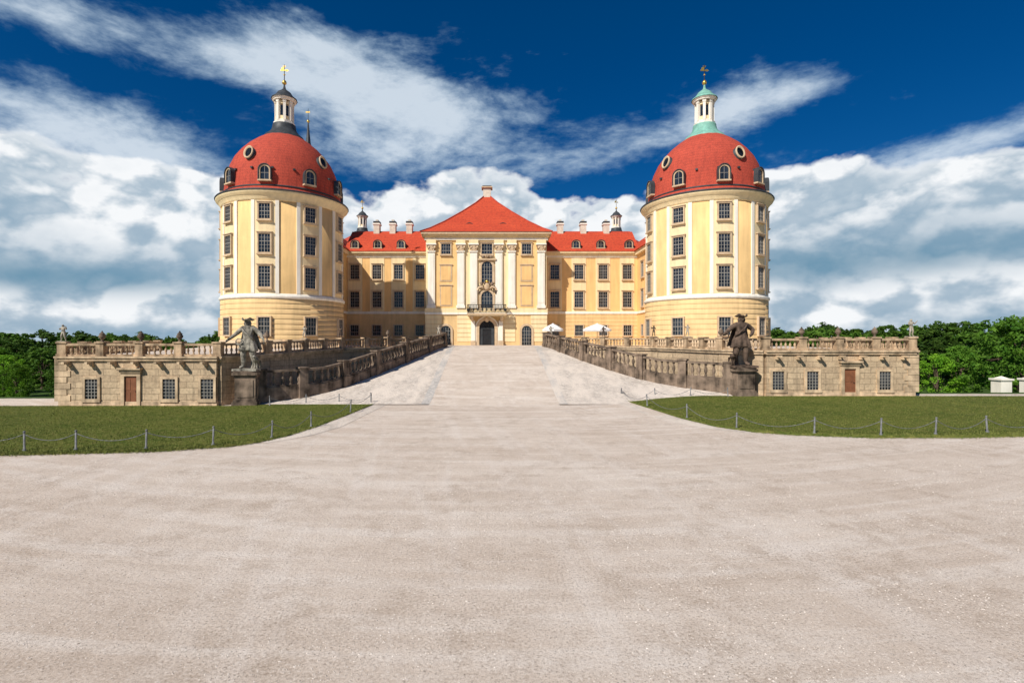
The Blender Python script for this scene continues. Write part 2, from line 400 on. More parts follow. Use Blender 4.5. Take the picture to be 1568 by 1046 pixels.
def terrwall(name,path,door,wins,zb,side):
    E=empty(name); P=[Vector(p) for p in path]; mb=MB()
    for i,(a,c) in enumerate(zip(P,P[1:])):
        zlo=-4.2
        d=(c-a);hd=Vector((d.x,d.y,0)).normalized();n=Vector((-hd.y,hd.x,0))*.3
        mb.add([(a.x-n.x,a.y-n.y,zlo),(a.x+n.x,a.y+n.y,zlo),(c.x+n.x,c.y+n.y,zlo),(c.x-n.x,c.y-n.y,zlo),
                (a.x-n.x,a.y-n.y,a.z-.28),(a.x+n.x,a.y+n.y,a.z-.28),(c.x+n.x,c.y+n.y,c.z-.28),(c.x-n.x,c.y-n.y,c.z-.28)],
               [(4,5,1,0),(5,6,2,1),(6,7,3,2),(7,4,0,3),(7,6,5,4)],'wall')
        mb.beam(a,c,.86,-.28,-.10,'ashlar',.1); mb.beam(a,c,1.05,-.10,.02,'ashlar',.14)
        if i==1: mb.beam((a.x,a.y,zb),(c.x,c.y,zb),.72,-.6,.32,'ashlar',.05)
    mb.obj('wall_blocks',E)
    mb=MB(); yf=P[1].y-.3; xa,xb=sorted((P[1].x,P[2].x))
    for xq in (P[1].x,):
        for k in range(7):
            w=.5 if k%2 else .75; s=1 if P[1].x<0 else -1
            x0=xq-.32*s; x1=xq+w*s
            mb.box(min(x0,x1),max(x0,x1),yf-.05,yf+.1,zb+.34+k*.42,zb+.34+k*.42+.39,'ashlar')
    x=xa+.7
    while x<xb:
        mb.box(x-.09,x+.09,yf-.62,yf-.0,P[1].z-.5,P[1].z-.34,'ashlar'); mb.box(x-.12,x+.12,yf-.25,yf,P[1].z-.66,P[1].z-.5,'ashlar'); x+=1.55
    mb.obj('water_spouts',E)
    mb=MB()
    for x in wins:
        M=T((x,yf,zb+.5)); w,h=.86,1.35
        mb.box(-w/2-.17,-w/2,-.09,.05,-.12,h+.15,'ashlar',M); mb.box(w/2,w/2+.17,-.09,.05,-.12,h+.15,'ashlar',M)
        mb.box(-w/2,w/2,-.089,.05,h,h+.15,'ashlar',M); mb.box(-w/2-.2,w/2+.2,-.14,.05,-.22,0,'ashlar',M)
        mb.box(-w/2,w/2,-.006,.03,0,h,'glass',M)
        for k in range(1,4): mb.box(-w/2+w*k/4-.02,-w/2+w*k/4+.02,-.045,-.02,0,h,'muntin',M)
        for k in range(1,6): mb.box(-w/2,w/2,-.04,-.015,h*k/6-.02,h*k/6+.02,'muntin',M)
    M=T((door,yf,zb)); w,h=.85,2.05
    mb.box(-w/2-.24,-w/2,-.12,.05,0,h+.24,'ashlar',M); mb.box(w/2,w/2+.24,-.12,.05,0,h+.24,'ashlar',M); mb.box(-w/2,w/2,-.119,.05,h,h+.24,'ashlar',M)
    mb.box(-w/2-.38,w/2+.38,-.35,.05,h+.45,h+.58,'ashlar',M); mb.box(-w/2-.3,w/2+.3,-.2,.05,h+.24,h+.45,'ashlar',M)
    mb.box(-w/2,w/2,-.02,.03,0,h,'wood',M)
    for z0 in (.2,1.1):
        for xx in (-.2,.2): mb.box(xx-.14,xx+.14,-.04,-.02,z0,z0+.75,'wood',M)
    mb.box(.28,.34,-.07,-.02,.98,1.04,'iron_shade',M)
    mb.box(-w/2-.3,w/2+.3,-.6,.0,-.3,.06,'ashlar',M)
    mb.obj('windows_and_door',E)
    mb=MB(); top=subdivide(path,2.6); top=[t+Vector((0,0,.02)) for t in top]
    balustrade(mb,top,.88,'bal',sp=.34,thick=.85,w=.3,plinth=.14)
    mb.obj('balustrade',E)
    return top
tl=terrwall('terrace_wall',LT,-24.8,(-27.5,-22.2,-19.6),-.02,-1)
tr=terrwall('terrace_wall',RT,26.3,(21.0,23.55,28.9),.33,1)

# ---------------------------------------------------------------- castle
castle=empty('baroque_castle'); GZ=3.87
def window(mb,M,w,h,nx=2,ny=3,fr='frame',arch=False,sw=.15,sill=True):
    mb.box(-w/2-sw,-w/2,-.15,.12,-sw,h+sw,fr,M); mb.box(w/2,w/2+sw,-.15,.12,-sw,h+sw,fr,M)
    mb.box(-w/2,w/2,-.149,.12,h,h+sw,fr,M); mb.box(-w/2,w/2,-.149,.12,-sw,0,fr,M)
    if sill: mb.box(-w/2-sw-.06,w/2+sw+.06,-.26,.1,-sw-.1,-sw,fr,M); mb.box(-w/2-sw-.08,w/2+sw+.08,-.24,.1,h+sw,h+sw+.09,fr,M)
    mb.box(-w/2,w/2,-.01,.1,0,h,'glass',M)
    for k in range(1,nx):
        b_=.032 if k*2==nx else .018
        x=-w/2+w*k/nx; mb.box(x-b_,x+b_,-.06,-.005,0,h,'muntin',M)
    for k in range(1,ny):
        z=h*k/ny; b_=.036 if k==ny-2 else .018; mb.box(-w/2,w/2,-.055,-.004,z-b_,z+b_,'muntin',M)
    mb.box(-w/2,-w/2+.04,-.05,-.006,0,h,'muntin',M); mb.box(w/2-.04,w/2,-.05,-.006,0,h,'muntin',M)

def archpane(mb,M,w,h,mat,y0,y1,n=12):
    pts=[(-w/2,0),(w/2,0),(w/2,h-w/2)]+[(w/2*math.cos(math.pi*k/n),h-w/2+w/2*math.sin(math.pi*k/n)) for k in range(1,n)]+[(-w/2,h-w/2)]
    k=len(pts); vs=[(a,y0,b_) for a,b_ in pts]+[(a,y1,b_) for a,b_ in pts]
    fs=[tuple(range(k))]+[(i,i+k,(i+1)%k+k,(i+1)%k) for i in range(k)]
    mb.add(vs,fs,mat,M)
def archring(mb,M,w,h,sw,mat,y0,y1,n=12):
    def prof(w,h): return [(w/2,0),(w/2,h-w/2)]+[(w/2*math.cos(math.pi*k/n),h-w/2+w/2*math.sin(math.pi*k/n)) for k in range(1,n)]+[(-w/2,h-w/2),(-w/2,0)]
    a=prof(w,h);o=prof(w+2*sw,h+sw);k=len(a)
    vs=[(x,y0,z) for x,z in a]+[(x,y0,z) for x,z in o]+[(x,y1,z) for x,z in a]+[(x,y1,z) for x,z in o]
    fs=[]
    for i in range(k-1):
        fs+=[(i,i+k,i+1+k,i+1),(i+k,i+3*k,i+1+3*k,i+1+k),(i+2*k,i,i+1,i+1+2*k)]
    mb.add(vs,fs,mat,M)
def dormer(mb,M,w,h,dep,fr='frame',roof='dome'):
    archpane(mb,M,w+.3,h+.15,roof,-.02,dep)
    archring(mb,M,w,h,.13,fr,-.12,.05); archpane(mb,M@T((0,0,.02)),w,h,'glass',-.035,.0)
    mb.box(-.02,.02,-.06,-.03,0,h,'muntin',M); mb.box(-w/2,w/2,-.06,-.031,h*.5-.02,h*.5+.02,'muntin',M)
    mb.box(-w/2-.25,w/2+.25,-.2,.3,-.16,0,fr,M)
    archring(mb,M,w+.3,h+.17,.08,'lead',-.22,.3)

def lantern(mb,M,trim,body='white'):
    mb.lathe([(2.45,-.75),(2.15,-.35),(1.7,.0),(1.4,.45),(1.3,.9),(1.3,1.05)],16,trim,M)
    mb.lathe([(1.2,1.05),(1.2,1.35),(1.05,1.36),(1.05,1.5)],8,body,M,False,R(22.5))
    for k in range(8):
        Mk=M@RZ(45*k+22.5); mb.box(-.15,.15,-1.08,-.78,1.45,3.75,body,Mk); mb.box(-.2,.2,-1.12,-.76,3.5,3.75,body,Mk)
        Mk=M@RZ(45*k)
        mb.box(-.38,.38,-.87,-.78,1.45,1.95,'cream',Mk); mb.box(-.38,.38,-.87,-.78,3.35,3.75,'cream',Mk)
    mb.lathe([(.72,1.4),(.72,3.75)],8,'frame',M,False,R(22.5))
    for k in range(0,8): mb.box(-.2,.2,-.75,-.63,1.6,3.2,'glass',M@RZ(45*k))
    mb.lathe([(1.15,3.75),(1.28,3.82),(1.28,3.95),(1.4,4.0),(1.4,4.08)],16,'white',M,False)
    mb.lathe([(1.48,4.08),(1.45,4.2),(1.1,4.45),(.9,4.7),(.75,4.95),(.4,5.2),(.18,5.4),(.12,5.7),(.08,5.95)],16,trim,M)
    mb.lathe([(.04,5.9),(.22,6.0),(.27,6.15),(.2,6.35),(.04,6.5)],10,'gold',M)
    mb.lathe([(.05,6.45),(.035,8.3)],6,'iron_shade',M)
    mb.lathe([(.03,7.0),(.14,7.1),(.03,7.2)],8,'gold',M)
    mb.box(-.45,.25,-.03,.03,7.55,7.7,'gold',M); mb.add([(.25,0,7.45),(.55,0,7.62),(.25,0,7.8)],[(0,1,2)],'gold',M)
    mb.add([(-.1,0,7.7),(.15,0,8.1),(-.3,0,8.0),(-.42,0,7.7)],[(0,1,2,3)],'gold',M); mb.box(-.18,.18,-.02,.02,8.1,8.16,'gold',M)

def tower(cx,cy,sgn,trim,name):
    C=T((cx,cy,0)); r=6.62; mb=MB()
    mb.lathe([(r,9.3),(r,20.0)],72,'ochre',C); mb.lathe([(r+.12,GZ-.4),(r+.12,9.05)],72,'base',C)
    for k in range(8): mb.lathe([(r+.15,4.6+k*.55),(r+.15,4.6+k*.55+.46)],72,'base',C,True)
    mb.lathe([(r+.25,GZ-.4),(r+.25,4.5),(r+.12,4.6)],72,'frame',C)
    mb.lathe([(r+.1,8.95),(r+.28,9.05),(r+.28,9.25),(r+.1,9.45),(r+.05,9.5)],72,'white',C)
    mb.lathe([(r,19.4),(r+.12,19.45),(r+.12,19.6),(r+.3,19.8),(r+.35,19.95),(r+.62,20.15),(r+.66,20.35),(r+.45,20.45)],72,'cream',C)
    mb.lathe([(r+.70,20.32),(r+.75,20.40),(r+.68,20.5)],72,'lead',C)
    phis=[5*sgn+40*k for k in range(9)]
    for ph in phis:
        mb.arc(r-.1,r+.05,ph-9.2,ph+9.2,9.5,19.4,'cream',C)
        for s in (-1,1): mb.arc(r-.1,r+.11,ph+s*9.2 if s>0 else ph-12.4,ph+12.4 if s>0 else ph-9.2,9.5,19.4,'white',C,2)
    mb.obj(name+'_walls',castle)
    mb=MB()
    for ph in phis:
        M=C@RZ(ph)@T((0,-r-.06,0))
        window(mb,M@T((0,0,17.4)),1.15,1.6,4,4); window(mb,M@T((0,0,13.85)),1.2,1.95,4,5); window(mb,M@T((0,0,10.2)),1.2,2.2,4,6)
        window(mb,C@RZ(ph)@T((0,-r-.19,5.1)),1.2,1.85,4,4,sill=False)
    mb.obj(name+'_windows',castle)
    mb=MB()
    dp=[(7.1,20.45),(6.55,20.75),(6.42,21.2),(6.34,22.0),(6.15,23.2),(5.82,24.3),(5.35,25.3),(4.7,26.2),(3.95,27.0),(3.1,27.7),(2.3,28.25),(1.7,28.5)]
    mb.lathe(dp,72,'dome',C); mb.lathe([(6.5,20.95),(6.58,21.02),(6.44,21.15)],72,'lead',C)
    def dr(z):
        for (a,b_),(c_,d) in zip(dp[1:],dp[2:]):
            if b_<=z<=d: return a+(c_-a)*(z-b_)/(d-b_)
        return 3
    for ph in phis: dormer(mb,C@RZ(ph)@T((0,-6.62,21.55)),.9,1.45,1.6)
    for k in range(4):
        ph=(-15+80*k)*sgn; z=24.2; M=C@RZ(ph)@T((0,-dr(z)-.12,z))@Matrix.Rotation(R(-14),4,'X')
        Mr=M@T((0,0,.55))@Matrix.Diagonal((.58,1,.76,1))@Matrix.Rotation(R(90),4,'X')
        mb.lathe([(1.0,-.9),(1.0,.1)],20,'lead',Mr); mb.lathe([(.98,.05),(1.0,.22),(.8,.24),(.72,.12)],20,'frame',Mr); mb.lathe([(.74,.1),(.72,.12)],20,'glass',Mr,False)
    for k in range(18):
        ph=20*k+11; z=22.9; mb.box(-.12,.12,-6.4,-6.0,z,z+.18,'lead',C@RZ(ph))
    lantern(mb,C@T((0,0,28.9)),trim)
    mb.obj(name+'_dome',castle)
tower(-24.92,62,1,'lead','west_tower'); tower(24.92,62,-1,'copper','east_tower')
for sx,px,nm in ((-1,-24.9,'rear_west_tower'),(1,23.0,'rear_east_tower')):
    C=T((px,98.6,0)); mb=MB(); mb.lathe([(6.4,GZ),(6.4,18)],48,'ochre',C); mb.lathe([(6.4,17.8),(7.,18.1),(7.,18.4)],48,'cream',C)
    mb.lathe([(6.7,18.4),(6.4,19.6),(5.6,21.4),(4.2,22.9),(2.4,24.0),(1.2,24.4)],48,'dome',C)
    lantern(mb,C@T((0,0,24.9))@Matrix.Scale(.75,4),'lead'); mb.obj(nm,castle)

# wings
WX0,WX1=-22.0,21.3; wy=78.0
mb=MB()
mb.box(WX0,WX1,wy,86,GZ-.5,17.3,'wing')
mb.box(WX0,WX1,wy-.12,wy+.1,GZ-.4,8.5,'base')
for k in range(7): mb.box(WX0,WX1,wy-.16,wy,4.5+k*.56,4.5+k*.56+.48,'base')
mb.box(WX0,WX1,wy-.22,wy+.1,8.5,8.85,'white')
mb.box(WX0,WX1,wy-.14,wy+.1,16.9,17.2,'white'); mb.box(WX0,WX1,wy-.35,wy+.1,17.2,17.5,'cream'); mb.box(WX0,WX1,wy-.6,wy+.1,17.5,17.75,'cream')
WXS=(-20.8,-17.5,-14.3,-11.1,9.0,12.6,16.2,19.8)
for x in WXS: mb.box(x-1.08,x+1.08,wy-.05,wy+.1,8.85,16.9,'cream')
for sx,xi in ((-1,22.0),(1,21.3)):
    a,b_=sorted((sx*xi,sx*31.5))
    mb.box(a,b_,62.5,97,GZ-.5,17.75,'wing')
    xin=sx*xi; o=-sx*.15
    mb.box(min(xin,xin+o),max(xin,xin+o),64,77.8,8.5,8.85,'white'); mb.box(min(xin,xin+o*3),max(xin,xin+o*3),64,77.4,17.2,17.75,'cream')
mb.obj('wing_walls',castle)
mb=MB()
for x in WXS:
    M=T((x,wy-.06,0)); window(mb,M@T((0,0,13.7)),1.3,2.1,4,5); window(mb,M@T((0,0,9.5)),1.3,2.3,4,5); window(mb,T((x,wy-.17,5.3)),1.2,1.5,4,3,sill=False)
for sx,xi in ((-1,22.0),(1,21.3)):
    for y in (66.5,69.3,72.1,74.9):
        M=T((sx*xi,y,0))@RZ(90 if sx<0 else -90)
        window(mb,M@T((0,0,13.7)),1.2,2.1,4,5); window(mb,M@T((0,0,9.5)),1.2,2.3,4,5); window(mb,M@T((0,0,5.3)),1.1,1.5,4,3,sill=False)
mb.obj('wing_windows',castle)
mb=MB()
def gable(x0,x1,y0,y1,z0,z1,axis,mat='roof'):
    if axis=='x':
        ym=(y0+y1)/2; vs=[(x0,y0,z0),(x1,y0,z0),(x1,ym,z1),(x0,ym,z1),(x0,y1,z0),(x1,y1,z0)]
    else:
        xm=(x0+x1)/2; vs=[(x0,y1,z0),(x0,y0,z0),(xm,y0,z1),(xm,y1,z1),(x1,y1,z0),(x1,y0,z0)]
    mb.add(vs,[(0,1,2,3),(3,2,5,4),(0,3,4),(1,5,2),(0,4,5,1)],mat)
gable(WX0-.3,WX1+.3,wy-.7,86.7,17.76,21.6,'x')
gable(-32.1,-21.3,62,97.6,17.77,22.6,'y'); gable(20.6,32.1,62,97.6,17.77,22.6,'y')
mb.box(WX0,WX1,82.1,82.3,21.5,21.68,'dome')
for x in (-20.8,-17.4,-13.9,12.2,15.9,20.1):
    dormer(mb,T((x,wy+.0,18.35))@Matrix.Diagonal((1.05,1,.8,1)),.8,1.25,1.8,'frame','roof')
for x in (-18.4,-15.9,-13.3,10.3,13.9,17.5):
    mb.box(x-.45,x+.45,81.5,82.6,20.6,22.9,'chim'); mb.box(x-.58,x+.58,81.4,82.7,22.6,22.8,'white')
    mb.box(x-.5,x+.5,81.45,82.65,22.92,23.15,'lead'); mb.box(x-.2,x+.2,81.8,82.3,23.1,23.45,'chim')
mb.obj('wing_roofs',castle)

# central pavilion
cx=-1.15; hw=8.55; py=74.0; mb=MB()
mb.box(cx-hw,cx+hw,py,90,GZ-.4,19.2,'cream')
mb.box(cx-hw-.06,cx+hw+.06,py-.14,py+.1,GZ-.4,8.2,'base')
for k in range(6):
    z=4.4+k*.63
    for a,b_ in ((-8.6,-6.3),(-4.1,-1.9),(1.9,4.1),(6.3,8.6)): mb.box(cx+a,cx+b_,py-.2,py,z,z+.56,'cream')
mb.box(cx-hw-.1,cx+hw+.1,py-.32,py+.1,8.2,8.5,'white'); mb.box(cx-hw-.12,cx+hw+.12,py-.24,py+.1,8.5,9.1,'cream')
mb.box(cx-hw-.15,cx+hw+.15,py-.3,py+.1,18.7,19.0,'white'); mb.box(cx-hw-.3,cx+hw+.3,py-.55,py+.1,19.2,19.45,'cream'); mb.box(cx-hw-.6,cx+hw+.6,py-.9,py+.1,19.45,19.75,'frame')
mb.box(cx-hw-.15,cx+hw+.15,py-.2,py+.1,19.0,19.2,'cream')
mb.box(cx-hw-.6,cx+hw+.6,py+.1,90.5,19.3,19.75,'frame')
for a,b_ in ((-7.2,-4.15),(4.15,7.2)): mb.box(cx+a,cx+b_,py-.05,py+.1,9.1,18.7,'ochre')
PIL=[-7.75,-3.6,-1.78,1.78,3.6,7.75]
for x in PIL:
    X=cx+x; mb.box(X-.5,X+.5,py-.30,py+.05,9.1,17.0,'white'); mb.box(X-.62,X+.62,py-.42,py+.05,9.1,9.5,'white')
    mb.box(X-.34,X+.34,py-.34,py-.30,9.8,16.7,'white')
    mb.box(X-.6,X+.6,py-.44,py+.05,17.0,17.15,'white')
    for s in (-1,1):
        mb.tube([(X+s*.42,py-.55,17.75),(X+s*.42,py-.1,17.75)],.22,8,'frame'); mb.tube([(X+s*.3,py-.5,17.35),(X+s*.3,py-.1,17.35)],.15,8,'frame')
    mb.box(X-.36,X+.36,py-.46,py,17.15,18.0,'frame'); mb.box(X-.72,X+.72,py-.56,py,18.0,18.2,'white'); mb.box(X-.66,X+.66,py-.48,py,18.2,18.7,'cream')
mb.obj('pavilion_walls',castle)
mb=MB()
for x in (-5.65,5.75):
    X=cx+x-.05; window(mb,T((X,py-.06,16.75)),1.3,1.45,4,3,'frame')
    for z0,h in ((12.9,2.3),(9.4,2.9)):
        mb.box(X-.85,X+.85,py-.12,py,z0,z0+h,'frame'); mb.box(X-.68,X+.68,py-.15,py-.02,z0+.17,z0+h-.17,'wing')
        mb.box(X-.95,X+.95,py-.22,py,z0+h,z0+h+.12,'frame')
    M=T((X,py-.2,GZ)); archpane(mb,M,1.35,2.75,'glass',-.02,.1); archring(mb,M,1.35,2.75,.3,'frame',-.12,.1)
    for k in (1,2,3): mb.box(-.675+k*.3375-.025,-.675+k*.3375+.025,-.06,-.02,0,2.5,'muntin',M)
    for k in range(1,5): mb.box(-.66,.66,-.055,-.02,k*.5-.02,k*.5+.02,'muntin',M)
X=cx+.1
window(mb,T((X,py-.04,16.75)),1.5,1.45,4,3)
M=T((X,py-.06,12.7)); archpane(mb,M,1.5,3.0,'glass',-.02,.1); archring(mb,M,1.5,3.0,.32,'frame',-.18,.1)
for k in (1,2,3): mb.box(-.75+k*.375-.03,-.75+k*.375+.03,-.07,-.02,0,2.8,'muntin',M)
for k in range(1,5): mb.box(-.73,.73,-.065,-.02,k*.55-.02,k*.55+.02,'muntin',M)
mb.box(X-1.3,X+1.3,py-.5,py,15.85,16.05,'frame')
M=T((X,py-.06,8.5)); archpane(mb,M,1.6,3.0,'glass',-.02,.1); archring(mb,M,1.6,3.0,.3,'frame',-.2,.1)
for k in (1,2,3): mb.box(-.8+k*.4-.03,-.8+k*.4+.03,-.07,-.02,0,2.8,'muntin',M)
for k in range(1,5): mb.box(-.78,.78,-.065,-.02,k*.55-.02,k*.55+.02,'muntin',M)
mb.sphere((X,py-.35,12.15),.42,.2,.55,'frame'); mb.sphere((X,py-.4,12.85),.25,.2,.2,'gold')
for s in (-1,1):
    mb.tube([(X+s*1.35,py-.4,11.6),(X+s*1.15,py-.45,11.95),(X+s*.7,py-.45,12.1),(X+s*.4,py-.4,11.8)],[.1,.17,.17,.1],8,'frame')
    mb.sphere((X+s*.75,py-.4,12.5),.2,.16,.3,'baldark'); mb.sphere((X+s*.95,py-.35,12.0),.22,.16,.28,'baldark'); mb.sphere((X+s*.55,py-.38,16.3),.22,.14,.2,'baldark')
    mb.sphere((X+s*1.2,py-.35,11.4),.18,.14,.3,'baldark'); mb.sphere((X+s*.35,py-.4,12.6),.14,.14,.22,'baldark')
mb.sphere((X,py-.38,16.35),.3,.18,.26,'bal')
M=T((X,py-.2,GZ)); archpane(mb,M,2.15,3.5,'iron_shade',-.02,.15); archring(mb,M,2.15,3.5,.42,'frame',-.35,.15); archring(mb,M,3.0,3.92,.16,'white',-.28,.15)  # near-black pane paints the shade of the open doorway; only the rings are stonework
mb.box(-1.0,-.62,-.12,-.04,0,2.35,'lead',M); mb.box(.62,1.0,-.12,-.04,0,2.35,'lead',M)
mb.box(-1.05,1.05,-.13,-.06,2.3,2.42,'lead',M)
for k in range(1,6):
    a=math.pi*k/6; mb.tube([(X,py-.3,GZ+2.42),(X+.95*math.cos(a),py-.3,GZ+2.42+.93*math.sin(a))],.025,5,'lead')
for s in (-1,1):
    mb.box(X+s*1.95-.28,X+s*1.95+.28,py-.6,py-.1,GZ,7.3,'white'); mb.box(X+s*1.95-.36,X+s*1.95+.36,py-.7,py-.1,GZ,4.5,'frame')
    mb.tube([(X+s*2.0,py-.5,7.3),(X+s*2.1,py-1.1,7.6),(X+s*2.1,py-1.6,8.05)],[.18,.26,.2],8,'frame')
mb.sphere((X,py-.6,7.5),.35,.22,.4,'frame')
mb.box(X-2.75,X+2.75,py-1.9,py,8.05,8.3,'frame'); mb.box(X-2.6,X+2.6,py-1.75,py,7.9,8.05,'cream')
def rail(a,c):
    mb.beam(a,c,.09,1.13,1.23,'iron_shade',.03); mb.beam(a,c,.06,.08,.14,'iron_shade'); mb.beam(a,c,.04,.85,.89,'iron_shade')
    a=Vector(a);c=Vector(c);n=int((c-a).length/.2)
    for k in range(n+1):
        q=a.lerp(c,k/n); mb.tube([q+Vector((0,0,.08)),q+Vector((0,0,1.18))],.035,5,'iron_shade')
        if k%3==1: mb.sphere(q+Vector((0,0,.5)),.14,.05,.24,'iron_shade',6,5)
z=8.3; rail((X-2.65,py-1.8,z),(X+2.65,py-1.8,z)); rail((X-2.65,py-1.8,z),(X-2.65,py-.3,z)); rail((X+2.65,py-.3,z),(X+2.65,py-1.8,z))
mb.obj('pavilion_openings',castle)
mb=MB()
prof=[(0,1.0),(.10,.86),(.28,.66),(.55,.40),(.8,.18),(.97,.055)]
y0,y1=py-1.0,91.; zc=19.76; zt=27.2; ymid=(y0+y1)/2; hd=(y1-y0)/2; hwx=hw+.7
vs=[];fs=[]
for t,s in prof:
    z=zc+(zt-zc)*t; a=hwx*s; d=hd*s
    vs+=[(cx-a,ymid-d,z),(cx+a,ymid-d,z),(cx+a,ymid+d,z),(cx-a,ymid+d,z)]
for i in range(len(prof)-1):
    for k in range(4): fs.append((4*i+k,4*i+(k+1)%4,4*i+4+(k+1)%4,4*i+4+k))
k=len(prof)-1; fs.append((4*k,4*k+1,4*k+2,4*k+3)); mb.add(vs,fs,'roof')
for t_ in (-1,1):
    pts=[(cx+t_*hwx*s,ymid-hd*s,zc+(zt-zc)*t+.03) for t,s in prof]; mb.tube(pts,.11,6,'dome')
mb.box(cx-.6,cx+.6,ymid-.6,ymid+.6,26.8,28.3,'chim'); mb.box(cx-.85,cx+.85,ymid-.85,ymid+.85,28.3,28.5,'frame'); mb.box(cx-.7,cx+.7,ymid-.7,ymid+.7,28.5,28.65,'lead')
for x in (-2.45,2.4): dormer(mb,T((cx+x,py+1.6,20.35))@Matrix.Diagonal((1.1,1,.85,1)),.75,1.15,2.2,'frame','roof')
mb.obj('pavilion_roof',castle)
mb=MB(); C=T((-26.9,75.5,0)); mb.lathe([(1.1,21),(1.1,27),(1.3,27.2),(1.3,27.5)],8,'white',C,False)
mb.lathe([(1.3,27.5),(1.2,28.2),(.8,29.2),(.9,30),(1.0,30.6),(.75,31.6),(.35,33),(.2,34.5),(.08,36)],10,'lead',C); mb.lathe([(.05,35.9),(.25,36.15),(.05,36.4)],8,'gold',C)
mb.lathe([(.04,36.3),(.03,38)],5,'iron_shade',C); mb.box(-.35,.25,-.02,.02,37.4,37.6,'gold',C)
mb.obj('chapel_spire',castle)

